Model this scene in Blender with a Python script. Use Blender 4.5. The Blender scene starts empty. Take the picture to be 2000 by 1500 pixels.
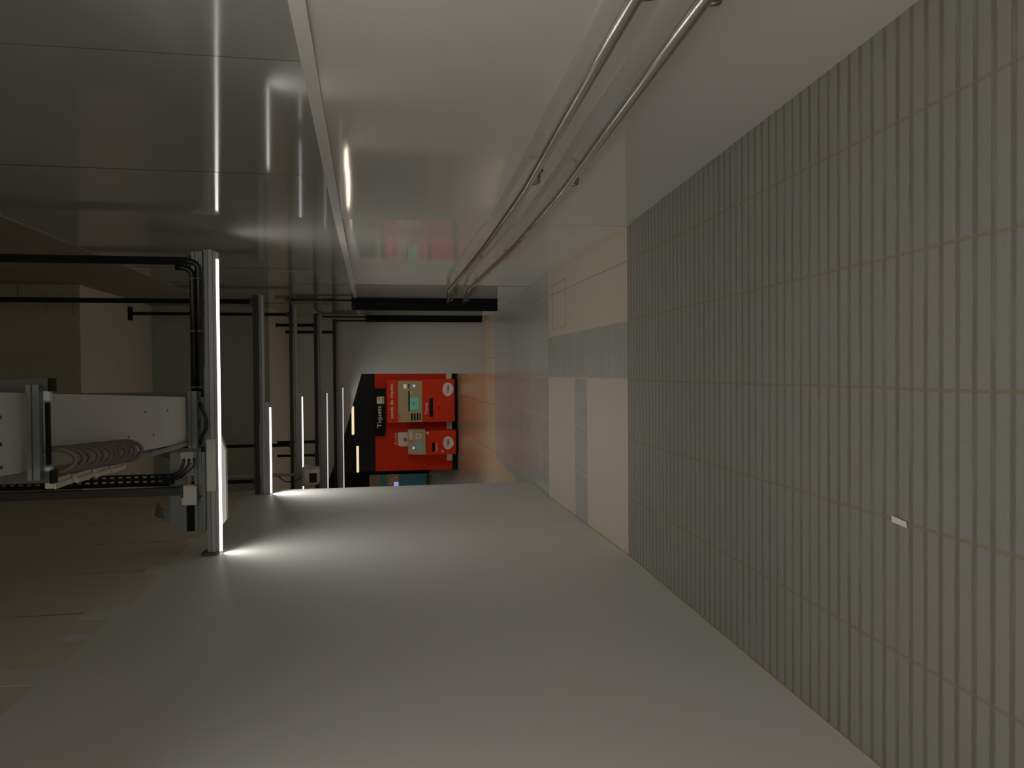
import bpy, bmesh, math, random
from mathutils import Vector, Matrix
random.seed(7)
S = bpy.context.scene
C = S.collection
PI = math.pi

# ------------------------------------------------------------------ materials
MATS = {}
def nodes_of(name):
    m = bpy.data.materials.new(name); m.use_nodes = True
    nt = m.node_tree
    return m, nt, nt.nodes['Principled BSDF']
def nd(nt, t, **kw):
    n = nt.nodes.new(t)
    for k, v in kw.items(): setattr(n, k, v)
    return n
def math_(nt, op, a, b=None, c=None, clamp=False):
    n = nd(nt, 'ShaderNodeMath', operation=op); n.use_clamp = clamp
    for i, x in enumerate((a, b, c)):
        if x is None: continue
        if isinstance(x, (int, float)): n.inputs[i].default_value = x
        else: nt.links.new(x, n.inputs[i])
    return n.outputs[0]
def mixc(nt, fac, a, b):
    n = nd(nt, 'ShaderNodeMix', data_type='RGBA')
    for s, x in ((n.inputs[0], fac), (n.inputs[6], a), (n.inputs[7], b)):
        if isinstance(x, (int, float)): s.default_value = x
        elif isinstance(x, tuple): s.default_value = (*x, 1) if len(x) == 3 else x
        else: nt.links.new(x, s)
    return n.outputs[2]
def noise(nt, vec, scale, detail=3, rough=.55):
    n = nd(nt, 'ShaderNodeTexNoise'); n.inputs['Scale'].default_value = scale
    n.inputs['Detail'].default_value = detail; n.inputs['Roughness'].default_value = rough
    nt.links.new(vec, n.inputs['Vector']); return n.outputs['Fac']
def smooth(nt, x, lo, hi):
    n = nd(nt, 'ShaderNodeMapRange', interpolation_type='SMOOTHSTEP')
    nt.links.new(x, n.inputs[0]); n.inputs[1].default_value = lo; n.inputs[2].default_value = hi
    return n.outputs[0]
def pos(nt):
    g = nd(nt, 'ShaderNodeNewGeometry'); s = nd(nt, 'ShaderNodeSeparateXYZ')
    nt.links.new(g.outputs['Position'], s.inputs[0]); return g.outputs['Position'], s.outputs
def stripe(nt, x, period, phase, w0, w1):
    """1 on lines every period, soft edged; w0,w1 = half widths in period units"""
    f = math_(nt, 'FRACT', math_(nt, 'ADD', math_(nt, 'DIVIDE', x, period), phase))
    t = math_(nt, 'ABSOLUTE', math_(nt, 'SUBTRACT', f, .5))
    return math_(nt, 'SUBTRACT', 1.0, smooth(nt, t, w0, w1))
def bump(nt, b, h, strength, dist):
    n = nd(nt, 'ShaderNodeBump'); n.inputs['Strength'].default_value = strength; n.inputs['Distance'].default_value = dist
    nt.links.new(h, n.inputs['Height']); nt.links.new(n.outputs[0], b.inputs['Normal'])

def M(name, col, rough=.5, metal=0., var=.06, scale=6., spec=.5, bmp=0., bscale=30.):
    if name in MATS: return MATS[name]
    m, nt, b = nodes_of(name)
    tc = nd(nt, 'ShaderNodeTexCoord'); v = tc.outputs['Object']
    f = noise(nt, v, scale)
    lo = tuple(max(0, c * (1 - var)) for c in col); hi = tuple(min(1, c * (1 + var)) for c in col)
    nt.links.new(mixc(nt, f, lo, hi), b.inputs['Base Color'])
    b.inputs['Roughness'].default_value = rough; b.inputs['Metallic'].default_value = metal
    b.inputs['Specular IOR Level'].default_value = spec
    if bmp: bump(nt, b, noise(nt, v, bscale), bmp, .01)
    MATS[name] = m; return m
def EM(name, col, strength, base=.8):
    m, nt, b = nodes_of(name)
    b.inputs['Base Color'].default_value = (base, base, base, 1)
    b.inputs['Emission Color'].default_value = (*col, 1); b.inputs['Emission Strength'].default_value = strength
    MATS[name] = m; return m

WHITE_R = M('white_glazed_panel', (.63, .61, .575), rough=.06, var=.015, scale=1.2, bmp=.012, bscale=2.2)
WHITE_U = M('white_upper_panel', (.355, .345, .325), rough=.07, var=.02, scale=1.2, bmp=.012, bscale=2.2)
WHITE_L = M('white_wall_paint', (.64, .625, .595), rough=.5, var=.02, scale=1.0, spec=.3)
PAINT_C = M('white_soffit_paint', (.72, .68, .62), rough=.8, var=.05, scale=2, spec=.2)
LINTEL = M('grey_green_paint', (.34, .34, .30), rough=.7, var=.06, scale=1.5, spec=.2)
ENDW = M('white_end_wall_paint', (.56, .56, .52), rough=.4, var=.02, spec=.4)
TRIMW = M('white_trim', (.66, .64, .60), rough=.25, var=.01)
BLACK = M('black_painted_steel', (.004, .007, .006), rough=.6, var=.2, spec=.12)
BLACKP = M('black_fascia', (.006, .006, .006), rough=.6, var=.2, spec=.2)
BLKCON = M('black_conduit', (.012, .012, .012), rough=.35, var=.2)
DARKST = M('dark_grey_steel', (.028, .028, .025), rough=.5, metal=.2, var=.15)
GALV = M('galvanised_steel', (.155, .17, .163), rough=.45, metal=.5, var=.18, scale=14)
GREYAL = M('grey_aluminium_profile', (.34, .33, .33), rough=.45, metal=.2, var=.05)
INOX = M('polished_stainless', (.60, .58, .54), rough=.17, metal=1., var=.02, scale=20)
INOXD = M('dull_stainless', (.30, .28, .25), rough=.35, metal=1., var=.05)
DUCTM = M('light_grey_duct_sheet', (.50, .49, .46), rough=.6, var=.06, scale=4)
CORR = M('grey_corrugated_conduit', (.17, .14, .125), rough=.5, var=.2, scale=40)
CREAM = M('cream_plastic', (.60, .54, .42), rough=.5, var=.05)
WPLAST = M('white_plastic', (.62, .60, .56), rough=.4, var=.03)
REDP = M('red_wall_panel', (.50, .022, .004), rough=.5, var=.06, spec=.15)
REDM = M('red_machine_paint', (.62, .036, .006), rough=.45, var=.05, spec=.2)
BEIGE = M('beige_machine_panel', (.42, .33, .19), rough=.5, var=.05)
BEIGEH = M('grey_beige_machine_head', (.40, .33, .21), rough=.45, var=.06)
TEALB = M('teal_blue_machine_paint', (.02, .22, .32), rough=.4, var=.06)
TXTW = M('white_lettering', (.66, .62, .54), rough=.5, var=.02)
TXTR = M('red_lettering', (.55, .05, .03), rough=.5, var=.02)
TXTG = M('grey_lettering', (.22, .20, .17), rough=.5, var=.02)
SILV = M('silver_metal', (.75, .73, .68), rough=.25, metal=.8, var=.05)
YEL = M('yellow_print', (.62, .40, .04), rough=.5, var=.04)
PINK = M('pale_pink_print', (.55, .30, .26), rough=.6, var=.05)
ORANGE = M('orange_print', (.60, .16, .05), rough=.5, var=.04)
GLASSD = M('dark_camera_glass', (.02, .02, .02), rough=.08, var=.1)
WHITEL = M('white_paper_scrap', (.65, .63, .58), rough=.8, var=.03)
BROWNC = M('brown_plastic_end', (.10, .06, .05), rough=.6, var=.1)
LED = EM('led_diffuser_white', (1, .99, .96), 3.)
LEDF = EM('led_diffuser_far', (.95, .95, 1.), 1.6)
LEDD = EM('led_diffuser_dim', (.90, .90, 1.), .55)
HALL = EM('warm_hall_lamp', (1.0, .78, .50), .82)
FILLC = EM('unseen_fill_lamp_strong', (1.0, .82, .58), 24.)  # strong glow for unseen lamps added deeper in the hall
FILLB = EM('unseen_fill_lamp_warm', (1.0, .74, .42), 9.)  # glow for unseen lamps added behind the end wall
SCR = EM('teal_screen', (.06, .36, .22), .42, .02)
SCR2 = EM('grey_blue_screen', (.16, .26, .24), .30, .02)
BLUEL = EM('blue_indicator', (.25, .35, .9), .7)

def ramp_mat():
    m, nt, b = nodes_of('grooved_ramp_stone')
    P, s = pos(nt)
    X, Y, Z = s
    g = stripe(nt, math_(nt, 'ADD', Y, math_(nt, 'MULTIPLY', math_(nt, 'SUBTRACT', noise(nt, P, 30, 2), .5), .006)), .070461, .04981, .09, .21)
    mp = nd(nt, 'ShaderNodeMapping'); nt.links.new(P, mp.inputs[0]); mp.inputs['Scale'].default_value = (1.2, 14, 1)
    n1 = noise(nt, mp.outputs[0], 2.2, 4)
    n2 = noise(nt, P, 160, 3, .7); n3 = noise(nt, P, 1.3, 3)
    wob = math_(nt, 'MULTIPLY', math_(nt, 'SUBTRACT', noise(nt, P, 3, 2), .5), .012)
    j = stripe(nt, math_(nt, 'ADD', X, wob), .4455, .6459, .009, .017)
    gm = math_(nt, 'MULTIPLY', g, smooth(nt, n1, .15, .60))
    base = mixc(nt, n2, (.178, .173, .158), (.282, .274, .250))
    base = mixc(nt, math_(nt, 'MULTIPLY', smooth(nt, n3, .35, .7), .3), base, (.27, .25, .21))
    c = mixc(nt, math_(nt, 'MULTIPLY', gm, .76), base, (.135, .118, .085))
    c = mixc(nt, math_(nt, 'MULTIPLY', j, .6), c, (.20, .165, .10))
    nt.links.new(c, b.inputs['Base Color'])
    b.inputs['Roughness'].default_value = .6; b.inputs['Specular IOR Level'].default_value = .3
    h = math_(nt, 'SUBTRACT', math_(nt, 'SUBTRACT', 1, g), j)
    h = math_(nt, 'ADD', h, math_(nt, 'MULTIPLY', n2, .12))
    bump(nt, b, h, .25, .004)
    MATS['ramp'] = m; return m
def ribbed_mat(name, period, lo, hi, rough, joints=True, amt=.5, lj=True):
    m, nt, b = nodes_of(name)
    P, s = pos(nt); X, Y, Z = s
    g = stripe(nt, Y, period, .1, .10, .25)
    n2 = noise(nt, P, 60, 2); n3 = noise(nt, P, 2.5, 3)
    base = mixc(nt, n2, lo, hi)
    c = mixc(nt, math_(nt, 'MULTIPLY', math_(nt, 'MULTIPLY', g, smooth(nt, n3, .2, .6)), amt), base, tuple(x * .4 for x in lo))
    if joints:
        j = stripe(nt, X, .4455, .6459, .009, .02)
        c = mixc(nt, math_(nt, 'MULTIPLY', j, .35), c, (.56, .52, .46) if lj else (.2, .17, .13))
    nt.links.new(c, b.inputs['Base Color'])
    b.inputs['Roughness'].default_value = rough
    MATS[name] = m; return m
def concrete_mat():
    m, nt, b = nodes_of('bare_brown_concrete')
    P, s = pos(nt); X, Y, Z = s
    n1 = noise(nt, P, 1.1, 4); n2 = noise(nt, P, 45, 3)
    c = mixc(nt, n1, (.56, .505, .40), (.66, .60, .485))
    c = mixc(nt, math_(nt, 'MULTIPLY', n2, .35), c, (.52, .46, .35))
    j = stripe(nt, math_(nt, 'ADD', Y, math_(nt, 'MULTIPLY', n1, .02)), .96, .515, .004, .012)
    c = mixc(nt, math_(nt, 'MULTIPLY', math_(nt, 'MULTIPLY', j, smooth(nt, noise(nt, P, 2.3), .35, .55)), .7), c, (.09, .06, .04))
    nt.links.new(c, b.inputs['Base Color']); b.inputs['Roughness'].default_value = .9
    b.inputs['Specular IOR Level'].default_value = .2
    bump(nt, b, n2, .15, .004)
    MATS['conc'] = m; return m
def beam_mat():
    m, nt, b = nodes_of('board_marked_dark_concrete')
    P, s = pos(nt); X, Y, Z = s
    cmb = nd(nt, 'ShaderNodeCombineXYZ'); nt.links.new(X, cmb.inputs[0]); nt.links.new(Z, cmb.inputs[1])
    br = nd(nt, 'ShaderNodeTexBrick'); nt.links.new(cmb.outputs[0], br.inputs[0])
    br.inputs['Scale'].default_value = 1.0; br.inputs['Brick Width'].default_value = .62; br.inputs['Row Height'].default_value = .31
    br.inputs['Mortar Size'].default_value = .012; br.inputs['Mortar Smooth'].default_value = .6
    n1 = noise(nt, P, 1.6, 4)
    c = mixc(nt, n1, (.25, .225, .165), (.36, .33, .25))
    c = mixc(nt, math_(nt, 'MULTIPLY', math_(nt, 'MULTIPLY', br.outputs['Fac'], smooth(nt, noise(nt, P, 1.7), .45, .60)), .6), c, (.09, .075, .05))
    nt.links.new(c, b.inputs['Base Color']); b.inputs['Roughness'].default_value = .9
    MATS['beam'] = m; return m
def hallfloor_mat():
    m, nt, b = nodes_of('polished_tan_stone_floor')
    P, s = pos(nt); X, Y, Z = s
    n1 = noise(nt, P, 2, 3); n2 = noise(nt, P, 50, 2)
    c = mixc(nt, n1, (.50, .38, .235), (.60, .47, .31)); c = mixc(nt, math_(nt, 'MULTIPLY', n2, .2), c, (.42, .33, .21))
    j = math_(nt, 'MAXIMUM', stripe(nt, X, .9, .2, .006, .014), stripe(nt, Y, .9, .2, .006, .014))
    c = mixc(nt, math_(nt, 'MULTIPLY', j, .5), c, (.2, .16, .11))
    nt.links.new(c, b.inputs['Base Color']); b.inputs['Roughness'].default_value = .22
    MATS['hallfloor'] = m; return m
RAMP = ramp_mat()
RIB = ribbed_mat('ribbed_grey_landing_tile', .060, (.30, .288, .262), (.36, .346, .318), .45, True, .45)
RIBF = ribbed_mat('fine_ribbed_grey_tile', .034, (.37, .36, .335), (.43, .415, .385), .26, True, .35)
TAN = M('smooth_tan_stone_slab', (.47, .41, .305), rough=.42, var=.04, scale=1.5)
TANE = M('tan_slab_edge_line', (.30, .25, .17), rough=.6, var=.05)
CONC = concrete_mat(); BEAM = beam_mat(); HALLF = hallfloor_mat()
SKIRT = M('yellowed_skirting_edge', (.42, .35, .22), rough=.6, var=.1)

# ------------------------------------------------------------------ mesh helpers
class MB:
    def __init__(s): s.bm = bmesh.new(); s.mi = 0
    def _tag(s, faces):
        for f in faces: f.material_index = s.mi
    def box(s, x0, x1, y0, y1, z0, z1, bev=0.):
        b = bmesh.new(); r = bmesh.ops.create_cube(b, size=1)
        for v in b.verts:
            v.co = Vector(((x0 + x1) / 2 + v.co.x * (x1 - x0), (y0 + y1) / 2 + v.co.y * (y1 - y0), (z0 + z1) / 2 + v.co.z * (z1 - z0)))
        if bev: bmesh.ops.bevel(b, geom=b.edges[:], offset=bev, segments=2, affect='EDGES', profile=.5)
        s.merge(b); return s
    def merge(s, b):
        mp = {v: s.bm.verts.new(v.co) for v in b.verts}
        for f in b.faces:
            try:
                nf = s.bm.faces.new([mp[v] for v in f.verts]); nf.material_index = s.mi; nf.smooth = f.smooth
            except ValueError: pass
        b.free()
    def quad(s, *pts):
        f = s.bm.faces.new([s.bm.verts.new(Vector(p)) for p in pts]); f.material_index = s.mi; return s
    def prism(s, pts, vec):
        """closed polygon pts extruded by vec"""
        vec = Vector(vec); a = [s.bm.verts.new(Vector(p)) for p in pts]; b = [s.bm.verts.new(Vector(p) + vec) for p in pts]
        n = len(pts); fs = [s.bm.faces.new(a), s.bm.faces.new(b[::-1])]
        for i in range(n): fs.append(s.bm.faces.new([a[i], b[i], b[(i + 1) % n], a[(i + 1) % n]]))
        s._tag(fs); return s
    def tube(s, pts, r, n=12, cap=True, closed=False):
        pts = [Vector(p) for p in pts]; rings = []
        up = None
        for i, p in enumerate(pts):
            d = (pts[min(i + 1, len(pts) - 1)] - pts[max(i - 1, 0)]).normalized()
            if up is None:
                up = Vector((0, 0, 1)) if abs(d.z) < .9 else Vector((1, 0, 0))
            a = d.cross(up).normalized(); up = a.cross(d).normalized()
            rr = r[i] if isinstance(r, (list, tuple)) else r
            rings.append([s.bm.verts.new(p + a * rr * math.cos(t) + up * rr * math.sin(t)) for t in [2 * PI * k / n for k in range(n)]])
        for i in range(len(rings) - 1):
            for k in range(n):
                f = s.bm.faces.new([rings[i][k], rings[i][(k + 1) % n], rings[i + 1][(k + 1) % n], rings[i + 1][k]]); f.smooth = True; f.material_index = s.mi
        if cap:
            for R in (rings[0], rings[-1]):
                try: f = s.bm.faces.new(R); f.material_index = s.mi
                except ValueError: pass
        return s
    def build(s, name, mats, parent=None):
        bmesh.ops.recalc_face_normals(s.bm, faces=s.bm.faces[:])
        return link(name, s.bm, mats, parent)
    def build_raw(s, name, mats, parent=None): return link(name, s.bm, mats, parent)
def link(name, bm, mats, parent=None):
    off = Vector((0, 0, 0))
    p = parent
    while p: off += Vector(p.location); p = p.parent
    if parent is None:
        off = Vector((0, 0, 0))
    for v in bm.verts: v.co -= off
    me = bpy.data.meshes.new(name); bm.to_mesh(me); bm.free()
    for m in (mats if isinstance(mats, (list, tuple)) else [mats]): me.materials.append(m)
    o = bpy.data.objects.new(name, me); C.objects.link(o)
    if parent: o.parent = parent
    return o
def thing(name, label, cat, loc, group=None):
    o = bpy.data.objects.new(name, None); C.objects.link(o); o.location = loc; o.empty_display_size = .1
    o['label'] = label; o['category'] = cat
    if group: o['group'] = group
    return o
def tag(o, label, cat, group=None, kind=None):
    o['label'] = label; o['category'] = cat
    if group: o['group'] = group
    if kind: o['kind'] = kind
    return o
def struct(o): o['kind'] = 'structure'; return o
def arc(c, a, b, t0, t1, n):
    c, a, b = Vector(c), Vector(a), Vector(b)
    return [c + a * math.cos(t0 + (t1 - t0) * i / n) + b * math.sin(t0 + (t1 - t0) * i / n) for i in range(n + 1)]
def fillet(pts, r, n=6):
    pts = [Vector(p) for p in pts]; out = [pts[0]]
    for i in range(1, len(pts) - 1):
        p, a, b = pts[i], (pts[i - 1] - pts[i]), (pts[i + 1] - pts[i])
        rr = min(r, a.length * .45, b.length * .45)
        p0, p2 = p + a.normalized() * rr, p + b.normalized() * rr
        for k in range(n + 1):
            t = k / n; out.append(p0 * (1 - t) ** 2 + p * 2 * t * (1 - t) + p2 * t * t)
    return out + [pts[-1]]
def text(name, body, parent, mat, x0, x1, z0, z1, y, bold=0., tilt=None):
    """lettering facing -Y filling the box x0..x1, z0..z1"""
    cu = bpy.data.curves.new(name, 'FONT'); cu.body = body; cu.extrude = .02; cu.offset = bold; cu.resolution_u = 3
    o = bpy.data.objects.new(name, cu); C.objects.link(o)
    dg = bpy.context.evaluated_depsgraph_get(); dg.update()
    me = bpy.data.meshes.new_from_object(o.evaluated_get(dg))
    bpy.data.objects.remove(o); bpy.data.curves.remove(cu)
    bm = bmesh.new(); bm.from_mesh(me); bpy.data.meshes.remove(me)
    xs = [v.co.x for v in bm.verts]; ys = [v.co.y for v in bm.verts]
    ax, bx, ay, by = min(xs), max(xs), min(ys), max(ys)
    for v in bm.verts:
        u = (v.co.x - ax) / (bx - ax); w = (v.co.y - ay) / (by - ay); d = (v.co.z + .02) / .04
        v.co = Vector((x0 + u * (x1 - x0), y - d * .006, z0 + w * (z1 - z0)))
        if tilt: v.co = tilt(v.co)
    bmesh.ops.recalc_face_normals(bm, faces=bm.faces[:])
    return link(name, bm, mat, parent)

# ------------------------------------------------------------------ the setting
YB = -4.0                                  # the corridor behind the viewpoint
XR = [(YB, 1.343), (2.18, 1.177), (5.48, 1.088), (8.2, 1.104), (15.6, 1.115)]
def xr(y):
    for (a, x), (b, w) in zip(XR, XR[1:]):
        if y <= b: return x + (w - x) * (y - a) / (b - a)
    return XR[-1][1]
def fz(y):
    if y < 5.48: return .04 * (5.48 - y)
    if y < 8.2: return 0.
    if y < 14.2: return -.05 * (y - 8.2)
    return -.30

# floors: solid slabs
def slab(y0, y1, x0, x1, mat, name, z0=None, z1=None):
    z0 = fz(y0) if z0 is None else z0; z1 = fz(y1) if z1 is None else z1
    m = MB(); m.prism([(x0, y0, z0), (x1, y0, z0), (x1, y0, z0 - .3), (x0, y0, z0 - .3)], (0, 0, 0)) if False else None
    v = [(x0, y0, z0 - .3), (x1, y0, z0 - .3), (x1, y0, z0), (x0, y0, z0), (x0, y1, z1 - .3), (x1, y1, z1 - .3), (x1, y1, z1), (x0, y1, z1)]
    vs = [m.bm.verts.new(Vector(p)) for p in v]
    for f in ((0, 1, 2, 3), (7, 6, 5, 4), (3, 2, 6, 7), (0, 4, 5, 1), (0, 3, 7, 4), (1, 5, 6, 2)): m.bm.faces.new([vs[i] for i in f])
    return struct(m.build(name, mat))
slab(YB, 5.48, -1.6, 1.55, RAMP, 'floor_ramp')
# landing: ribbed grey tiles with smooth tan slabs let into it
m = MB()
def flat(x0, x1, y0, y1, mi):
    m.mi = mi; m.quad((x0, y0, 0), (x1, y0, 0), (x1, y1, 0), (x0, y1, 0))
flat(.378, 1.3, 5.48, 7.39, 1); flat(.378, 1.3, 7.39, 8.2, 1)
flat(-.066, .378, 5.48, 8.2, 0)
flat(-1.6, -.066, 5.48, 6.62, 1); flat(-1.6, -.066, 6.62, 7.05, 0); flat(-1.6, -.066, 7.05, 8.2, 1)
m.mi = 0
m.quad((-1.6, 5.48, -.3), (1.3, 5.48, -.3), (1.3, 5.48, 0), (-1.6, 5.48, 0)); m.quad((-1.6, 8.2, -.3), (1.3, 8.2, -.3), (1.3, 8.2, 0), (-1.6, 8.2, 0))
m.quad((-1.6, 5.48, -.3), (1.3, 5.48, -.3), (1.3, 8.2, -.3), (-1.6, 8.2, -.3))
land = struct(m.build_raw('floor_landing', [RIB, TAN]))
slab(8.2, 14.2, -1.6, 1.3, RIBF, 'floor_lower_ramp')
slab(9.42, 14.2, -6, -1.6, HALLF, 'floor_side', -.30, -.30)
slab(14.2, 37, -9, 4.2, HALLF, 'floor_hall')
# outline frame of an access cover in the tan slab by the right wall
m = MB()
for (a, b, c, d) in ((.45, .93, 7.385, 7.395), (.45, .93, 7.975, 7.985), (.922, .932, 7.385, 7.985), (.45, .456, 7.385, 7.985)):
    m.box(a, b, c, d, -.002, .0025)
m.box(.822, .830, 5.5, 8.18, -.002, .0012)
cov = struct(m.build('trim_1', TANE))

# right wall: glazed white panels, each very slightly out of line with the next
m = MB(); me_y = [YB, -2.7, -1.25, .15, 1.53, 2.92, 4.43, 5.48, 6.9, 8.3, 9.7, 11.1, 12.5, 13.9, 15.6]
def bandz(y): return 2.055 + .0115 * (y - 2.3)
for i in range(len(me_y) - 1):
    a, b = me_y[i], me_y[i + 1] - .0015
    for k in (0, 1):
        d0, d1 = random.uniform(-.0018, .0018), random.uniform(-.0018, .0018)
        e0, e1 = random.uniform(-.0015, .0015), random.uniform(-.0015, .0015)
        m.mi = k
        if k == 0:
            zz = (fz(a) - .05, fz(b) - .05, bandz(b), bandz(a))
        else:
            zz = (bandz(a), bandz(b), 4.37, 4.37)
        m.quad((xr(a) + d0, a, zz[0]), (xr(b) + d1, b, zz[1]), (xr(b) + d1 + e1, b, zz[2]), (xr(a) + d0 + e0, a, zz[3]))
m.mi = 2
for i in range(len(XR) - 1):
    (a, x), (b, w) = XR[i], XR[i + 1]
    m.quad((x + .012, a, 4.37), (w + .012, b, 4.37), (w + .012, b, 7.2), (x + .012, a, 7.2))
    m.mi = 0; m.quad((x + .012, a, -.6), (w + .012, b, -.6), (w + .012, b, 4.37), (x + .012, a, 4.37)); m.mi = 2
    m.quad((x + .25, a, -.6), (w + .25, b, -.6), (w + .25, b, 7.2), (x + .25, a, 7.2))
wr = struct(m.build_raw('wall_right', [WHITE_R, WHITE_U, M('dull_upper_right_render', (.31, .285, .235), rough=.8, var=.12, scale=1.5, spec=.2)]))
# batten along the right wall
m = MB()
for (a, b) in zip(me_y, me_y[1:]):
    za, zb = bandz(a), bandz(b)
    pa = [(xr(a) - .004, a, za + .055), (xr(a) - .010, a, za), (xr(a) + .01, a, za), (xr(a) + .01, a, za + .055)]
    pb = [(xr(b) - .004, b, zb + .055), (xr(b) - .010, b, zb), (xr(b) + .01, b, zb), (xr(b) + .01, b, zb + .055)]
    va = [m.bm.verts.new(Vector(p)) for p in pa]; vb = [m.bm.verts.new(Vector(p)) for p in pb]
    for k in range(4): m.bm.faces.new([va[k], va[(k + 1) % 4], vb[(k + 1) % 4], vb[k]])
struct(m.build('trim_2', TRIMW))
# top edge line of the glazed panels
m = MB()
for (a, x), (b, w) in zip(XR, XR[1:]):
    m.tube([(x + .004, a, 4.37), (w + .004, b, 4.37)], .009, 6)
struct(m.build('trim_3', GREYAL))

# left wall: bare concrete above, white coat below with paint tabs at the board joints
XL = -1.392
XC = XL - .0012
m = MB(); m.prism([(XC, YB, -.6), (XC, 9.38, -.6), (XC, 9.38, 7.2), (XC, YB, 7.2)], (-.22, 0, 0))
struct(m.build('wall_left_upper', CONC))
TOP = 3.385
tabs = [(-2.95, 3.66), (-2.0, 3.6), (-1.05, 3.63), (-.1, 3.6), (.86, 3.66), (1.8, 3.62), (2.77, 3.7)]
poly = [(YB, -.6), (9.39, -.6), (9.39, TOP)]
top = []
for (y, z) in tabs: top += [(y - .1, TOP), (y - .09, z), (y + .11, z), (y + .12, TOP)]
top += [(3.705, TOP), (3.73, 3.66), (3.92, 3.68), (3.945, 3.37)]
top += [(4.64, 3.375), (4.66, 3.545), (4.69, 3.565), (4.875, 3.55), (4.89, 3.365)]
top += [(5.60, 3.37), (5.63, 3.47), (5.66, 3.49), (5.835, 3.497), (5.865, 3.373)]
top += [(6.58, 3.385), (6.61, 3.448), (6.78, 3.452), (6.81, 3.365)]
poly += top[::-1] + [(YB, TOP)]
m = MB()
m.prism([(XL, y, z) for y, z in poly], (-.001, 0, 0))
m.prism([(XL, 4.35 + .065 * math.cos(t) * (1 if math.sin(t) > 0 else .8), 3.44 + .068 * math.sin(t)) for t in [2 * PI * k / 14 for k in range(14)]], (-.001, 0, 0))
struct(m.build('wall_left', WHITE_L))
# dirty yellowed paint edge at the foot of the left wall
m = MB()
for a, b in ((YB, 5.48), (5.48, 8.2), (8.2, 9.38)):
    v = [(XL + .004, a, fz(a) - .02), (XL + .004, b, fz(b) - .02), (XL + .004, b, fz(b) + .012), (XL + .004, a, fz(a) + .012)]
    m.prism(v, (-.006, 0, 0))
struct(m.build('baseboard_left', SKIRT))

# back of the corridor, ceilings, beams
m = MB(); m.box(-6.2, 1.7, YB - .2, 10.2, 6.9, 7.1); struct(m.build('ceiling', CONC))
m = MB(); m.mi = 0; m.quad((-6.2, 10.2, 5.5), (1.35, 10.2, 5.5), (1.35, 10.2, 7.1), (-6.2, 10.2, 7.1))
m.mi = 1; m.quad((-6.2, 10.2, 5.5), (1.35, 10.2, 5.5), (1.35, 13.2, 5.5), (-6.2, 13.2, 5.5))
m.mi = 0; m.quad((-6.2, 10.2, 7.1), (1.35, 10.2, 7.1), (1.35, 13.2, 7.1), (-6.2, 13.2, 7.1))
struct(m.build_raw('ceiling_beam', [BEAM, PAINT_C]))
m = MB(); m.mi = 0; m.quad((-6.2, 13.2, 3.66), (1.35, 13.2, 3.66), (1.35, 13.2, 5.5), (-6.2, 13.2, 5.5))
m.mi = 1; m.quad((-6.2, 13.2, 3.66), (1.35, 13.2, 3.66), (1.35, 15.6, 3.62), (-6.2, 15.6, 3.62))
struct(m.build_raw('ceiling_lintel', [LINTEL, PAINT_C]))
m = MB(); m.box(-6.2, -6.0, 9.2, 15.6, -.4, 7.1); struct(m.build('wall_far_left', CONC))
m = MB(); m.box(-6.0, XL - .23, 9.2, 9.38, -.4, 7.1); struct(m.build('wall_left_return', WHITE_L))
# end wall with the cut-cornered opening to the ticket hall
m = MB()
m.prism([(-.03, 15.6, -.32), (1.35, 15.6, -.32), (1.35, 15.6, 3.7), (-6.1, 15.6, 3.7), (-6.1, 15.6, -.32), (-3.0, 15.6, -.32), (-3.0, 15.6, 3.12), (-2.2, 15.6, 2.90), (-1.24, 15.6, 2.56), (-.02, 15.6, 2.21)], (0, .22, 0))  # unseen left jamb shaped to keep the added lamps out of reflections
struct(m.build('wall_end', ENDW))
# ticket hall
m = MB(); m.box(-9.2, 4.4, 15.82, 37, 3.75, 3.9); struct(m.build('ceiling_hall', BLACKP))
m = MB(); m.box(-9.2, -9, 15.8, 37, -.4, 3.8); struct(m.build('wall_hall_left', BLACKP))
m = MB(); m.box(4.2, 4.4, 15.8, 37, -.4, 3.8); struct(m.build('wall_hall_right', BLACKP))
m = MB(); m.box(-9.2, 4.4, 36.8, 37, -.4, 3.8); struct(m.build('wall_hall_end', BLACKP))
m = MB()
m.mi = 0; m.box(-2.74, 3.6, 21.36, 21.6, -.16, 1.985)
m.mi = 1; m.box(-2.74, 3.6, 21.35, 21.6, 1.985, 3.75)
m.mi = 2; m.box(-2.76, 3.6, 21.33, 21.6, -.32, -.15)
struct(m.build('wall_hall_back', [REDP, BLACKP, BLACK]))

# ------------------------------------------------------------------ handrails
def rail(label, pts):
    t = thing('handrail', label, 'handrail', (xr(4.2) - .02, 4.2, pts[2][2]))
    m = MB(); m.tube(fillet(pts, .12), .0235, 16); m.build('rail_tube', INOX, t)
    def zat(y):
        for a, b in zip(pts, pts[1:]):
            if a[1] <= y <= b[1]:
                k = (y - a[1]) / (b[1] - a[1]); return a[0] + k * (b[0] - a[0]), a[2] + k * (b[2] - a[2])
    for y in (-2.9, -1.7, .2, 2.16, 4.16, 6.76, 9.0, 10.85):
        x, z = zat(y)
        m = MB()
        m.tube(fillet([(x + .004, y, z - .016), (x + .012, y, z - .062), (xr(y) - .004, y, z - .062)], .012), .0095, 8)
        m.tube([(xr(y) - .010, y, z - .062), (xr(y) - .001, y, z - .062)], .026, 14)
        m.build('bracket', INOXD, t)
    return t
rail('upper of two stainless steel handrails on the glossy right wall',
     [(xr(-3.6) - .08, -3.6, 1.318), (xr(2) - .082, 2.0, 1.094), (xr(4.3) - .08, 4.3, 1.012), (1.01, 6., .998), (1.015, 9.35, .99), (1.02, 11.0, .855)])
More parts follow.
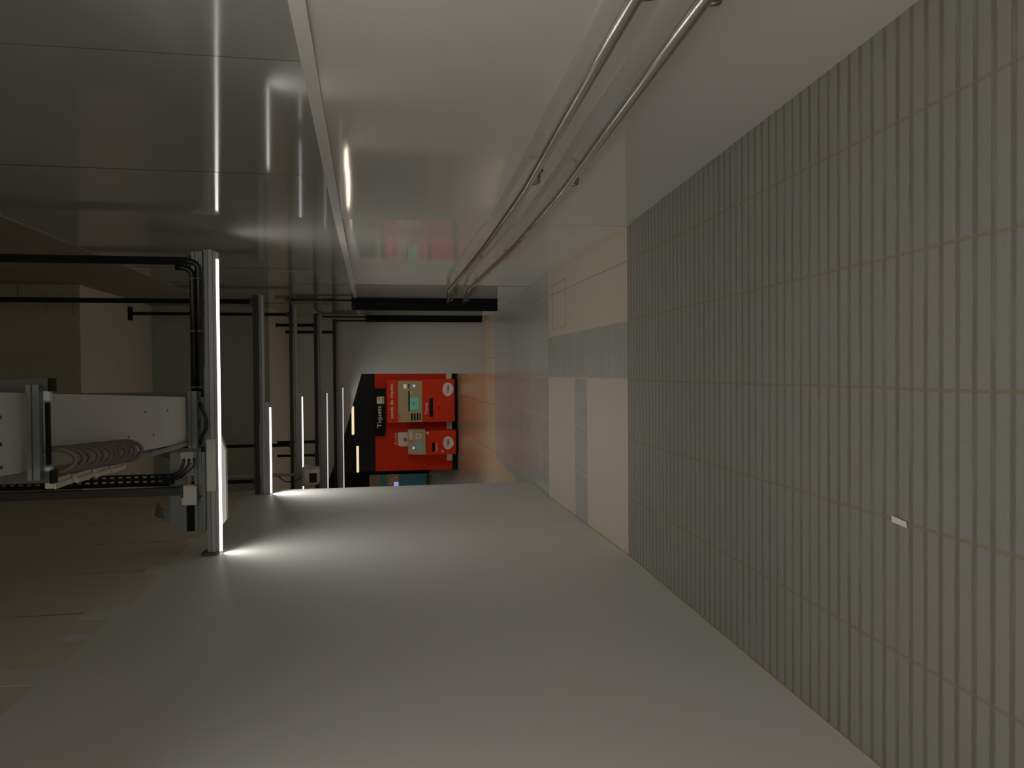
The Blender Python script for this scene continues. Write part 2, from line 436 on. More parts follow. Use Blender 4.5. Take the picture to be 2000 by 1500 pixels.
rail('lower of two stainless steel handrails on the glossy right wall',
     [(xr(-3.6) - .08, -3.6, 1.112), (xr(2) - .082, 2.0, .888), (xr(4.3) - .08, 4.3, .79), (1.01, 6., .762), (1.015, 9.2, .757), (1.02, 11.05, .63)])

# ------------------------------------------------------------------ strip lights
def strip_light(y, xl, xrr, zt, led_x0, led_x1, led_drop, led, label, prof=.065, group='strip lights over the corridor', detail=False, watts=3.):
    t = thing('strip_light', label, 'strip light', ((xl + xrr) / 2, y, zt), group)
    m = MB(); h = prof
    m.prism([(xl, y - .03, zt - .004), (xl, y - .035, zt - h * .45), (xl, y - .028, zt - h * .5), (xl, y - .035, zt - h * .55), (xl, y - .033, zt - h), (xl, y + .035, zt - h), (xl, y + .035, zt - .004)], (xrr - xl, 0, 0))
    m.build('housing', GREYAL, t)
    zl = zt - h - led_drop
    if led_drop > .012:
        m = MB(); m.box(led_x0 - .02, led_x1 + .06, y - .022, y + .022, zl + .001, zt - h - .001); m.build('lamp_body', GREYAL, t)
    m = MB(); r = .0145
    n = 10
    ring = [(y + r * math.cos(PI + PI * k / n), zl + 1.25 * r * math.sin(PI + PI * k / n)) for k in range(n + 1)]
    va = [m.bm.verts.new(Vector((led_x0, a, b))) for a, b in ring]; vb = [m.bm.verts.new(Vector((led_x1, a, b))) for a, b in ring]
    for k in range(n): m.bm.faces.new([va[k], va[k + 1], vb[k + 1], vb[k]])
    m.bm.faces.new(va); m.bm.faces.new(vb)
    m.build('diffuser', led, t)
    m = MB(); m.box(led_x1, led_x1 + .055, y - .02, y + .02, zl - .016, zl + .01, .004); m.build('end_cap', WPLAST if detail else GREYAL, t)
    m = MB(); x = (led_x0 + led_x1) / 2; m.box(x - .3, x + .3, y - .02, y + .02, zt - .003, zt + .007); m.build('mounting_plate', GREYAL, t)
    la = bpy.data.lights.new('led_lamp', 'AREA'); la.shape = 'RECTANGLE'; la.size = led_x1 - led_x0; la.size_y = .03
    la.energy = watts; la.color = (1, .985, .955); la.spread = math.radians(152)
    lo = bpy.data.objects.new('led_lamp', la); C.objects.link(lo); lo.parent = t
    lo.location = Vector(((led_x0 + led_x1) / 2, y, zl - .021)) - Vector(t.location)
    return t
W1, W0, W2, W3 = 11.5, 15.5, 11., 10.
L1 = strip_light(6.17, -1.385, .955, 3.165, -1.375, .885, .024, LED, 'nearest strip light, its bright line spanning from the left wall almost to the right wall', detail=True, watts=W1)
m = MB(); m.box(-.90, -.50, 6.118, 6.20, 3.095, 3.16, .006); tc = m.build('terminal_cover', WPLAST, L1); tc['label'] = 'pale terminal cover'
m = MB(); m.box(-1.386, -1.372, 6.09, 6.24, 3.085, 3.20); ec = m.build('wall_plate', BROWNC, L1); ec['label'] = 'brown end plate'
m = MB()
m.prism([(-.44, 6.26, 3.10), (-.60, 6.26, 3.045), (-1.15, 6.26, 3.045), (-1.22, 6.26, 3.10)], (0, .07, 0)); m.build('rear_cover', WPLAST, L1)
L2 = strip_light(9.1, -1.385, .90, 3.205, -1.38, -.39, .05, LED, 'second strip light from the viewer, lit only on its left half', prof=.055, watts=W2)
L3 = strip_light(12.05, -3.4, 1.05, 3.145, -3.38, -.36, .06, LEDF, 'third strip light, lit bar passing right behind the white camera', prof=.055, watts=W3)
L4 = strip_light(14.0, -3.4, 1.05, 2.925, -3.38, -.36, .075, LEDD, 'fourth strip light, thin bluish bar just in front of the opening to the hall', prof=.06, watts=W3)
L5 = strip_light(15.2, -3.4, 1.04, 2.672, -3.38, -.29, .05, LEDD, 'farthest strip light, thin bluish bar crossing the black top of the opening', prof=.055, watts=W3)
L0 = strip_light(1.55, -1.385, 1.10, 3.30, -1.37, 1.0, .024, LED, 'strip light overhead above the near end of the ramp', prof=.065, watts=W0)
L9 = strip_light(-2.4, -1.385, 1.20, 3.46, -1.37, 1.1, .024, LED, 'strip light overhead at the upper end of the ramp', prof=.065, watts=W0)

# steel channels that carry the lights
def channel(y, x0, x1, z0, z1, mat, label, grp='support channels above the strip lights', y2=None):
    t = thing('support_channel', label, 'support channel', ((x0 + x1) / 2, y, z0), grp)
    w = .041; k = (z1 - z0) * .3
    m = MB()
    m.prism([(x0, y - w / 2, z0), (x0, y - w / 2, z0 + k), (x0, y - w / 2 + .009, z0 + k + .004), (x0, y - w / 2 + .009, z1 - k - .004), (x0, y - w / 2, z1 - k), (x0, y - w / 2, z1), (x0, y + w / 2, z1), (x0, y + w / 2, z0)], (x1 - x0, 0, 0))
    m.build('channel', mat, t)
    n = max(2, int((x1 - x0) / .5))
    for i in range(n):
        x = x0 + (i + .5) * (x1 - x0) / n
        m = MB(); m.tube([(x, y - w / 2 - .004, (z0 + z1) / 2), (x, y - w / 2 + .008, (z0 + z1) / 2)], .010, 8); m.build('bolt', DARKST, t)
    return t
channel(6.17, -1.21, .94, 3.176, 3.255, GALV, 'grey steel channel directly above the nearest strip light')
channel(9.1, -1.385, .90, 3.212, 3.275, DARKST, 'dark channel above the second strip light, ending at the left wall corner')
channel(12.05, -3.4, 1.06, 3.155, 3.205, DARKST, 'dark channel above the third strip light, behind the white camera')
channel(14.0, -3.4, 1.06, 2.935, 3.00, DARKST, 'dark channel above the fourth strip light in front of the hall opening')
channel(15.2, -3.4, 1.05, 2.68, 2.74, DARKST, 'dark channel above the farthest strip light, against the end wall')
channel(1.55, -1.385, 1.10, 3.308, 3.385, GALV, 'grey channel above the strip light over the near end of the ramp')
channel(-2.4, -1.385, 1.20, 3.468, 3.545, GALV, 'grey channel above the strip light at the upper end of the ramp')
# pair of black conduits along the near channel
for k, z in enumerate((3.198, 3.242)):
    t = thing('conduit', ('lower' if k == 0 else 'upper') + ' of the two black conduits clipped along the nearest light channel', 'conduit', (.4, 6.10, z), 'black conduits on the nearest channel')
    pts = [(-.13, 6.122, z), (.80 - .05 * k, 6.122, z)] + [(.80 - .05 * k + .06 * math.sin(a), 6.122, z + .06 * (1 - math.cos(a)) * 1.2) for a in (.4, .8, 1.2, 1.5)] + [(.862 - .05 * k, 6.125, z + .12)]
    m = MB(); m.tube(pts, .0215, 12); m.build('pipe', BLKCON, t)
    for x in (.73, .33, -.1):
        m = MB(); m.tube([(x - .007, 6.122, z), (x + .007, 6.122, z)], .0219, 12); m.build('clamp', GALV, t)
# black cable looping under the channel
cab = MB(); cab.tube(fillet([(-.225, 6.122, 3.20), (-.26, 6.11, 3.185), (-.34, 6.105, 3.15), (-.42, 6.105, 3.15), (-.48, 6.115, 3.19), (-.535, 6.125, 3.20)], .1), .012, 8)
tag(cab.build('hanging_cable', BLKCON), 'black cable sagging below the near channel beside the duct end', 'cable')
cab = MB(); cab.tube(fillet([(-.225, 6.11, 3.245), (-.28, 6.11, 3.235), (-.38, 6.105, 3.20), (-.46, 6.11, 3.23), (-.535, 6.12, 3.24)], .1), .008, 8)
tag(cab.build('hanging_cable', BLKCON), 'thinner black cable above the sagging one beside the duct end', 'cable')

# ------------------------------------------------------------------ hangers from the ceiling
def hanger(x, y, z0, z1, w, label, mat=None, plate=0.):
    t = thing('ceiling_hanger', label, 'ceiling hanger', (x, y, z0), 'steel hangers above the corridor')
    m = MB(); m.box(x - w / 2, x + w / 2, y - w / 2, y + w / 2, z0, z1); m.build('rod', mat or BLACK, t)
    m = MB(); pw = plate or w * 1.9
    m.box(x - pw / 2, x + pw / 2, y - w * .9, y + w * .9, z1 - (.05 if plate else .012), z1, .004); m.build('top_plate', mat or BLACK, t)
    m = MB(); m.box(x - w * .8, x + w * .8, y - w * .7, y + w * .7, z0, z0 + .02); m.build('foot_plate', DARKST, t)
    return t
hanger(.868, 6.17, 3.258, 6.9, .054, 'thick black hanger at right end of the nearest light channel')
hanger(.828, 9.1, 3.278, 6.9, .052, 'black hanger at right end of the second light channel')
hanger(-1.24, 9.1, 3.278, 6.9, .04, 'black hanger at left end of the second light channel')
hanger(.905, 12.05, 3.208, 5.5, .046, 'black hanger with a wide top plate above the third light channel', plate=.2)
hanger(-1.1, 12.05, 3.208, 5.5, .046, 'black hanger above left part of the third light channel')
hanger(.86, 14.0, 3.003, 3.655, .05, 'short dark hanger at right end of the fourth light channel')
hanger(-1.23, 14.0, 3.003, 3.655, .05, 'short dark hanger above middle of the fourth light channel')
hanger(-1.47, 14.0, 3.003, 3.655, .04, 'short dark hanger just left of the middle one on the fourth channel')
hanger(.80, 15.2, 2.743, 3.635, .05, 'short dark hanger at right end of the farthest light channel')
hanger(-.892, 6.12, 3.32, 6.9, .058, 'wide dark hanger left of the perforated tray, carrying the steel trough', mat=DARKST)

# ------------------------------------------------------------------ ceiling cable duct on trapeze hangers
def dz(y): return 3.37 - .036 * (y - 3.6)
def dxr(y): return -.075 - .04 * (y - 3.6)
t = thing('cable_duct', 'long pale grey cable duct hung below the ceiling along the corridor', 'cable duct', (-.3, 4, dz(4)))
def along(y0, y1, fx0, fx1, z0, z1):
    m = MB(); v = []
    for y in (y0, y1): v.append([(fx0(y), y, dz(y) + z0), (fx1(y), y, dz(y) + z0), (fx1(y), y, dz(y) + z1), (fx0(y), y, dz(y) + z1)])
    a = [m.bm.verts.new(Vector(p)) for p in v[0]]; b = [m.bm.verts.new(Vector(p)) for p in v[1]]
    for k in range(4): m.bm.faces.new([a[k], a[(k + 1) % 4], b[(k + 1) % 4], b[k]])
    m.bm.faces.new(a); m.bm.faces.new(b); return m
along(-3.9, 6.08, lambda y: dxr(y) - .345, dxr, 0, .006).build('bottom_panel', DUCTM, t)
along(-3.9, 6.08, lambda y: dxr(y) - .006, lambda y: dxr(y), .006, .10).build('side_panel', DUCTM, t)
along(-3.9, 6.08, lambda y: dxr(y) - .345, lambda y: dxr(y) - .339, .006, .10).build('side_panel', DUCTM, t)
for (y, f) in ((3.42, .30), (3.42, .62), (3.42, .9), (5.15, .30), (4.85, .72), (5.3, .74), (5.6, .28), (2.2, .5), (2.6, .2)):
    m = MB(); x = dxr(y) - .345 * f; m.tube([(x, y, dz(y) - .003), (x, y, dz(y) + .002)], .008, 8); m.build('screw', DARKST, t)
m = MB()
m.prism([(-.535, 5.25, dz(5.25)), (-.535, 6.03, dz(6.03) - .002), (-.535, 6.03, dz(6.03) - .03)], (.03, 0, 0)); 
m.build('gusset', GALV, t)
LEGM = M('grey_hanger_leg_steel', (.07, .07, .062), rough=.5, metal=.2, var=.15)
def trapeze(y, x0, x1, z0, z1, lx, label, w=.045, mat=GALV, ztop=6.9):
    t = thing('trapeze_hanger', label, 'trapeze hanger', ((x0 + x1) / 2, y, z0), 'trapeze hangers under the cable duct')
    m = MB(); h = z1 - z0
    m.prism([(x0, y - .022, z0), (x0, y - .022, z0 + h * .36), (x0, y - .013, z0 + h * .4), (x0, y - .013, z0 + h * .6), (x0, y - .022, z0 + h * .64), (x0, y - .022, z1), (x0, y + .02, z1), (x0, y + .02, z0)], (x1 - x0, 0, 0))
    m.build('crossbar', mat, t)
    for x, ww in lx:
        m = MB(); m.box(x - ww / 2, x + ww / 2, y + .021, y + .021 + ww, z0 - .02, ztop); m.build('leg', LEGM, t)
        m = MB(); m.box(x - ww / 2 - .004, x + ww / 2 + .004, y + .0215, y + .026 + ww, z0 - .034, z0 - .02); m.build('leg_cap', BLACK, t)
    return t
ta = trapeze(3.6, -.455, -.04, 3.295, 3.345, ((-.042, .05), (-.448, .05)), 'nearer trapeze hanger whose grey crossbar passes under the pale duct')
for x in (-.09, -.425):
    m = MB(); m.box(x - .022, x + .022, 3.628, 3.66, 3.272, 3.305, .003); m.build('clip', WPLAST, ta)
m = MB(); m.box(-.395, -.12, 3.63, 3.65, 3.276, 3.292); m.build('slot_shade', BLACK, ta)  # black strip standing in for shade in the gap behind the crossbar
trapeze(6.06, -.56, -.13, 3.205, 3.268, ((-.153, .036), (-.575, .03)), 'farther trapeze hanger at the duct end beside the nearest strip light')
trapeze(.9, -.36, .07, 3.385, 3.44, ((.068, .05), (-.36, .05)), 'trapeze hanger overhead under the duct nearest the top of the ramp')

# corrugated conduit loops under the left edge of the duct
loop_pos = [0, .085, .16, .27, .335, .43, .49, .55, .64, .705, .79, .90]
where = ['first', 'second', 'third', 'fourth', 'fifth', 'sixth', 'seventh', 'eighth', 'ninth', 'tenth', 'eleventh', 'twelfth']
for i, dy in enumerate(loop_pos):
    y = 3.74 + dy; k = dy / .9
    z = 3.325 - .022 * k - .012; xa = -.335 - .045 * k; xb = -.445 - .05 * k; cx = (xa + xb) / 2
    t = thing('flexible_conduit', where[i] + ' grey corrugated loop hanging under the duct, counted from the nearest', 'flexible conduit', (cx, y, z), 'corrugated conduit loops under the duct')
    pts = [(xa, y - .03, z + .015)] + [(cx + (xa - xb) / 2 * math.cos(a), y + .055 * math.sin(a) , z - .085 * math.sin(a)) for a in [PI * q / 26 for q in range(27)]] + [(xb, y - .03, z + .015)]
    # resample for ridges
    fine = []
    for a, b in zip(pts, pts[1:]):
        for q in range(3): fine.append(Vector(a).lerp(Vector(b), q / 3))
    fine.append(Vector(pts[-1]))
    m = MB(); m.tube(fine, [.0132 if q % 2 else .0102 for q in range(len(fine))], 10); m.build('tube', CORR, t)
    m = MB(); m.box(xa - .004, xa + .016, y - .045, y - .030, z + .004, z + .036); m.build('mounting_clip', CREAM, t)
for i in range(4):
    y = 3.72 + .235 * i; x = -.487 - .006 * i; z = 3.322 - .0075 * i
    t = thing('terminal_strip', ['nearest', 'second', 'third', 'farthest'][i] + ' white terminal strip beside the corrugated loops, counted from the viewer', 'terminal strip', (x, y, z), 'white terminal strips beside the loops')
    m = MB(); m.box(x - .026, x + .018, y, y + .205, z - .022, z + .012, .004); m.box(x - .03, x - .004, y + .01, y + .2, z - .03, z - .02, .003); m.build('strip_body', CREAM, t)
    m = MB(); m.box(x - .01, x + .02, y + .2, y + .232, z - .012, z + .01); m.build('connector', CORR, t)

# perforated cable tray dropping beside the duct
t = thing('hanging_cable_tray', 'black perforated cable tray hanging vertically left of the corrugated loops', 'cable tray', (-.78, 6.0, 3.34))
m = MB()
def holed(x0, x1, y, z0, z1, cols, pitch, hw, hh):
    """thin sheet with slots, built as bars"""
    xs = [x0] + sum([[c - hw / 2, c + hw / 2] for c in cols], []) + [x1]
    for a, b in zip(xs[0::2], xs[1::2]): m.box(a, b, y, y + .003, z0, z1)
    n = int((z1 - z0) / pitch)
    for c in cols:
        for q in range(n + 1):
            a = z0 + q * pitch; b = min(z1, a + pitch - hh)
            if b > a: m.box(c - hw / 2, c + hw / 2, y, y + .003, a, b)
holed(-.815, -.745, 6.0, 3.36, 6.9, (-.797, -.763), .056, .016, .03)
m.build('perforated_sheet', BLACK, t)
m = MB(); m.box(-.818, -.814, 5.985, 6.003, 3.36, 6.9); m.build('edge_flange', BLACK, t)
m = MB(); m.box(-.746, -.742, 5.985, 6.003, 3.36, 6.9); m.build('edge_flange', BLACK, t)
for q, (x, r) in enumerate(((-.765, .013), (-.79, .010), (-.805, .008))):
    cab = MB(); y = 6.022 + .03 * q
    cab.tube(fillet([(x, y, 3.46), (x, y, 3.40), (x + .03, y, 3.32), (x + .11, y + .004, 3.30 - .03 * q), (-.64, y + .006, 3.30 - .03 * q)], .06), r, 8)
    tag(cab.build('hanging_cable', BLKCON), ['thickest', 'middle', 'thinnest'][q] + ' black cable bending from the perforated tray towards the nearest light', 'cable', 'cables off the perforated tray')
for (z, xx0, xx1) in ((3.98, -.98, -.74), (3.76, -.98, -.80), (3.92, -.95, -.74)):
    pass
# steel trough, bent scoop, junction box, perforated bracket by the left wall
t = thing('steel_trough', 'grey sheet steel trough lying across from the left wall behind the nearest light', 'steel trough', (-.9, 6.3, 3.34))
m = MB(); m.prism([(-1.23, 6.25, 3.34), (-.60, 6.25, 3.34), (-.585, 6.25, 3.40), (-.62, 6.25, 3.455), (-1.23, 6.25, 3.455)], (0, .02, 0)); m.build('front_sheet', GALV, t)
m = MB(); m.box(-1.23, -.6, 6.27, 6.40, 3.335, 3.35); m.build('base_sheet', GALV, t)
m = MB(); m.prism([(-.66, 6.27, 3.455), (-.60, 6.27, 3.455), (-.56, 6.27, 3.60), (-.62, 6.27, 3.60)], (0, .1, 0)); m.build('end_wing', DARKST, t)
m = MB(); m.box(-1.23, -1.03, 6.26, 6.42, 3.26, 3.335); m.build('mounting_foot', BLACK, t)
m = MB()
e0 = [(-1.01, 6.40, 3.595), (-1.03, 6.365, 3.572), (-1.055, 6.345, 3.535), (-1.085, 6.34, 3.485)]
e1 = [(-1.125, 6.40, 3.615), (-1.135, 6.365, 3.575), (-1.15, 6.345, 3.53), (-1.17, 6.34, 3.48)]
ra = [[m.bm.verts.new(Vector(p) + Vector((0, d, 0))) for p in e] for e in (e0, e1) for d in (0, .008)]
for k in range(3):
    for a, b in ((ra[0], ra[2]), (ra[2], ra[3]), (ra[3], ra[1]), (ra[1], ra[0])): m.bm.faces.new([a[k], a[k + 1], b[k + 1], b[k]])
m.prism([(-1.085, 6.34, 3.487), (-1.17, 6.34, 3.482), (-1.17, 6.34, 3.45), (-1.085, 6.34, 3.45)], (0, .03, 0))
tag(m.build('steel_scoop', GALV), 'curved dark steel scoop sticking up behind the steel trough', 'steel scoop')
t = thing('junction_box', 'white rounded junction box below the wide hanger near the left wall', 'junction box', (-.92, 6.13, 3.22))
m = MB(); m.box(-1.0, -.845, 6.085, 6.145, 3.232, 3.338, .014); m.build('box_body', WPLAST, t)
m = MB(); m.box(-.995, -.85, 6.07, 6.10, 3.226, 3.245, .006); m.build('lid_edge', TRIMW, t)
t = thing('mounting_bracket', 'pale perforated bracket plate beside the black cables right of the junction box', 'bracket', (-.69, 6.28, 3.28))
m = MB(); m.box(-.79, -.60, 6.245, 6.249, 3.28, 3.375, .001); m.build('plate', WPLAST, t)
for (x, z) in ((-.655, 3.35), (-.72, 3.33), (-.70, 3.30), (-.75, 3.36)):
    m = MB(); m.tube([(x, 6.242, z), (x, 6.246, z)], .006, 8); m.build('screw', DARKST, t)

# ------------------------------------------------------------------ security camera
t = thing('security_camera', 'white security camera with dark square glass hanging in front of the third strip light', 'security camera', (-1.39, 10.5, 2.76))
m = MB(); m.box(-1.50, -1.275, 10.42, 10.72, 2.665, 2.865, .03); m.build('housing', WPLAST, t)
m = MB(); m.box(-1.515, -1.262, 10.46, 10.78, 2.80, 2.885, .02); m.build('sun_hood', WPLAST, t)
m = MB(); m.box(-1.46, -1.335, 10.412, 10.425, 2.685, 2.785, .004); m.build('front_window', GLASSD, t)
m = MB(); m.tube([(-1.37, 10.6, 2.88), (-1.37, 10.6, 5.5)], .022, 10); m.build('mounting_arm', GREYAL, t)
m = MB(); m.tube(fillet([(-1.39, 10.58, 3.2), (-1.47, 10.56, 3.1), (-1.45, 10.56, 2.98), (-1.40, 10.58, 2.88)], .06), .008, 8); m.build('cable', BLKCON, t)

# ------------------------------------------------------------------ black wall boxes on the right wall and their conduits
t = thing('wall_cabinet', 'nearer tall black upright panel on the right wall behind the handrail ends', 'wall cabinet', (1.02, 11.4, .07))
m = MB(); m.box(.925, xr(11.4) + .002, 11.38, 11.46, .07, 2.24, .004); m.build('panel', BLACK, t)
m = MB(); m.box(.94, .99, 11.372, 11.382, 2.2, 2.225); m.build('hinge', DARKST, t)
t = thing('wall_cabinet', 'farther tall black upright panel on the right wall beside the end wall', 'wall cabinet', (1.05, 14.9, -.17))
m = MB(); m.box(.985, xr(14.9) + .002, 14.9, 14.98, -.17, 2.10, .004); m.build('panel', BLACK, t)
m = MB(); m.box(.99, xr(15.2) + .001, 14.98, 15.55, -.15, 2.09, .004); m.build('case', GREYAL, t)
m = MB(); m.tube(fillet([(1.07, 11.95, 3.18), (1.085, 11.7, 3.15), (1.07, 11.45, 3.1), (1.07, 11.43, 2.24)], .08), .016, 10)
tag(m.build('conduit', BLKCON), 'dark conduit running down the right wall to the nearer black panel', 'conduit')
m = MB(); m.tube(fillet([(1.02, 14.05, 2.97), (1.08, 14.2, 2.96), (1.08, 14.94, 2.9), (1.08, 14.94, 2.1)], .1), .018, 10)
tag(m.build('conduit', BLKCON), 'dark conduit running down the right wall to the farther black panel', 'conduit')
m = MB(); m.tube(fillet([(.80, 15.135, 2.72), (.98, 15.135, 2.72), (1.02, 15.135, 2.66), (1.02, 15.135, 2.1)], .07), .018, 10)
tag(m.build('conduit', BLKCON), 'black conduit bending down at right end of the farthest light channel', 'conduit')

# ------------------------------------------------------------------ ticket hall
t = thing('hanging_sign', 'black sign lettered Tiquets in white above the ticket machines', 'sign', (-1.07, 21.3, 1.7))
m = MB(); m.box(-1.745, -.43, 21.26, 21.35, 1.70, 2.01, .004); m.build('board', BLACK, t)
text('lettering', 'Tiquets', t, TXTW, -1.52, -.92, 1.775, 1.93, 21.26, .012)
m = MB(); m.box(-.86, -.66, 21.245, 21.26, 1.73, 1.935, .01); p = m.build('pictogram', TXTW, t)
m = MB(); m.box(-.76, -.665, 21.238, 21.245, 1.845, 1.93); m.build('yellow_corner', YEL, p)
m = MB(); m.box(-.84, -.80, 21.238, 21.245, 1.75, 1.775); m.box(-.79, -.75, 21.238, 21.245, 1.76, 1.785); m.box(-.74, -.69, 21.238, 21.245, 1.75, 1.78); m.build('print', BLACK, p)

YF = 21.1
def egg(m, cx, cz, w, h, y, d=.012, n=28):
    m.prism([(cx + w / 2 * math.cos(a) * (1 + .14 * math.sin(a)), y, cz + h / 2 * math.sin(a)) for a in [2 * PI * k / n for k in range(n)]], (0, d, 0))
# big ticket machine: local a = metres from right edge, b = metres from top
t = thing('ticket_machine', 'large red ticket machine with beige control panel, right of the smaller machine', 'ticket machine', (-.79, 21.2, -.30))
RX, TZ = -.19, 1.66; WY = 21.32
def A(a): return RX - a
def B(b): return TZ - b
m = MB(); m.box(A(1.19), A(0), YF, WY, -.21, TZ, .02); m.build('body', REDM, t)
m = MB(); m.box(A(1.17), A(.02), YF + .05, WY, -.30, -.21); m.build('plinth', BLACK, t)
m = MB(); m.box(A(1.19), A(0), YF - .012, YF + .01, B(.285), B(.005), .008); m.build('header', REDM, t)
text('lettering', 'venda', t, TXTW, A(1.08), A(.75), B(.175), B(.085), YF - .012, .008)
text('lettering', 'de', t, TXTW, A(.70), A(.56), B(.175), B(.085), YF - .012, .008)
text('lettering', 'tiquets', t, TXTW, A(.51), A(.12), B(.20), B(.085), YF - .012, .008)
m = MB(); m.box(A(1.175), A(.04), YF - .03, YF + .004, B(.965), B(.30), .008); pn = m.build('control_panel', BEIGE, t)
yp = YF - .03
def bx(name, mat, a0, a1, b0, b1, par=None, y=None, d=.006, bev=0):
    yy = yp if y is None else y
    m = MB(); m.box(A(a1), A(a0), yy - d, yy, B(b1), B(b0), bev); return m.build(name, mat, par or pn)
bx('screen_recess', BLACK, .32, .88, .585, .625); bx('screen', SCR, .50, .835, .625, .865)
bx('screen_mark', ORANGE, .62, .71, .70, .755, y=yp - .006, d=.002)
bx('coin_slot', SILV, .13, .25, .455, .545, d=.012, bev=.004); bx('slot', BLACK, .12, .25, .59, .615)
bx('indicator', BLUEL, .145, .215, .715, .77); bx('red_line', ORANGE, .10, .26, .80, .812, d=.002)
bx('button', TXTW, .33, .39, .63, .67); bx('button', DARKST, .34, .37, .82, .84)
for q in range(4): bx('banknote_slot', BLACK, .94, 1.13, .655 + .078 * q, .70 + .078 * q - (.02 if q == 3 else 0))
bx('orange_label', ORANGE, .94, 1.13, .315, .365, d=.002)
for q, (a, b) in enumerate(((.34, .49), (.56, .50), (.9, .50), (.62, .39), (.85, .39))): bx('print_mark', TXTG, a, a + .05, b, b + .02, d=.002)
text('lettering', 'Tiquets', t, TXTW, A(.98), A(.655), B(1.13), B(1.04), YF, .012)
m = MB(); m.box(A(1.04), A(.53), YF - .008, YF + .002, B(1.265), B(1.165)); lb = m.build('black_label', BLACK, t)
m = MB(); m.tube([(A(.80), YF - .008, B(1.43)), (A(.80), YF + .002, B(1.43))], .022, 12); m.build('lock', BLACK, t)
m = MB(); egg(m, A(.285), B(1.685), .38, .30, YF - .012); m.build('oval_emblem', TXTW, t)
text('lettering', 'TMB', t, TXTR, A(.39), A(.16), B(1.72), B(1.65), YF - .012, .01)
# small ticket machine
t = thing('ticket_machine', 'small red ticket machine with slanted grey-beige head, left of the large machine', 'ticket machine', (-1.95, 21.15, -.30))
m = MB(); m.box(-2.28, -1.61, 21.02, 21.32, -.23, .63, .02); m.build('body', REDM, t)
m = MB(); m.box(-2.26, -1.63, 21.06, 21.32, -.30, -.23); m.build('plinth', BLACK, t)
m = MB(); m.prism([(-1.575, 20.94, .62), (-1.575, 20.94, .68), (-1.575, 21.16, 1.09), (-1.575, 21.30, 1.09), (-1.575, 21.30, .62)], (-.69, 0, 0)); hd = m.build('head', BEIGEH, t)
def hp(a, b, lift=0.):   # point on the sloping front: a across from the right edge, b up 0..1
    d = Vector((0, .22, .41)); nn = Vector((0, -.41, .22)).normalized()
    return Vector((-1.575 - a, 20.94, .68)) + d * b + nn * lift
def hq(name, mat, a0, a1, b0, b1, h=.008):
    m = MB(); m.prism([hp(a0, b0, -.004), hp(a1, b0, -.004), hp(a1, b1, -.004), hp(a0, b1, -.004)], Vector((0, -.41, .22)).normalized() * (h + .004)); return m.build(name, mat, hd)
hq('screen', SCR2, .32, .60, .10, .40); hq('keypad', CREAM, .10, .27, .12, .50, .012); hq('card_slot', WPLAST, .05, .28, .72, .92)
hq('indicator', BLUEL, .48, .54, .58, .70); hq('orange_label', ORANGE, .30, .36, .60, .72); hq('key_mark', DARKST, .17, .20, .28, .36, .014)
m = MB(); m.box(-1.71, -1.64, 21.012, 21.022, .52, .60); m.build('white_label', TXTW, t)
m = MB(); m.box(-2.19, -1.95, 21.012, 21.022, .365, .44); m.build('black_label', BLACK, t)
text('lettering', 'Tiquets', t, TXTW, -2.21, -1.95, .28, .345, 21.02, .012)
m = MB(); m.tube([(-2.19, 21.008, .15), (-2.19, 21.022, .15)], .035, 14); m.build('return_cup', SILV, t)
m = MB(); egg(m, -1.96, -.015, .36, .29, 21.008); m.build('oval_emblem', TXTW, t)
text('lettering', 'TMB', t, TXTR, -2.06, -1.86, -.04, .03, 21.008, .01)
# poster on the red wall
t = thing('poster', 'white and pink notice on the red wall above the small ticket machine', 'poster', (-1.85, 21.355, 1.1))
m = MB(); m.prism([(-1.67, 21.35, 1.05), (-1.67, 21.35, 1.36), (-2.02, 21.35, 1.36), (-2.06, 21.35, 1.30), (-2.06, 21.35, 1.05)], (0, .008, 0)); m.build('sheet', M('white_poster_paper', (.60, .52, .48), rough=.7), t)
text('lettering', 'Avís', t, PINK, -2.04, -1.68, 1.38, 1.47, 21.356, .01)
m = MB(); m.box(-1.93, -1.83, 21.346, 21.351, 1.12, 1.2); m.build('picture', M('magenta_print', (.5, .05, .12), rough=.6), t)
# pale panels low on the red wall
for (a, b, lab) in ((-.185, -.03, 'pale beige low panel in the corner right of the large ticket machine'), (-1.60, -1.385, 'pale beige low panel between the two ticket machines'), (-2.49, -2.29, 'pale beige low panel left of the small ticket machine')):
    m = MB(); m.box(a, b, 21.34, 21.36, -.155, .005, .003)
    tag(m.build('wall_socket_panel', CREAM), lab, 'low wall panel', 'pale low panels on the red wall')
# hall lamps
def hall_lamp(x0, x1, y, z, label, em=None):
    t = thing('ceiling_lamp', label, 'ceiling lamp', ((x0 + x1) / 2, y, z), 'warm lamps in the ticket hall')
    m = MB(); m.box(x0 - .02, x1 + .02, y - .06, y + .10, z + .035, z + .10, .004); m.build('casing', BLACKP, t)
    m = MB(); m.box(x0, x1, y - .045, y + .085, z - .025, z + .034, .012); m.build('diffuser', em or HALL, t)
    for x in (x0 + .1, x1 - .1):
        m = MB(); m.box(x - .008, x + .008, y + .01, y + .026, z + .1, 3.75); m.build('drop_rod', BLACKP, t)
hall_lamp(-1.58, -.86, 19.8, 2.53, 'pale hall lamp above the Tiquets sign, right of the other')
hall_lamp(-2.55, -1.88, 19.8, 2.42, 'pale hall lamp left of the one above the Tiquets sign')
hall_lamp(-.4, .7, 18.3, 3.2, 'added unseen warm lamp behind the end wall', FILLB)  # from here on: lamps added out of view to brighten the hall
hall_lamp(1.0, 2.0, 19.4, 3.0, 'added unseen warm lamp right of the ticket machines behind the end wall', FILLB)
hall_lamp(-4.9, -3.9, 19.6, 3.55, 'added unseen warm lamp left of the red wall, lighting the floor', FILLC)
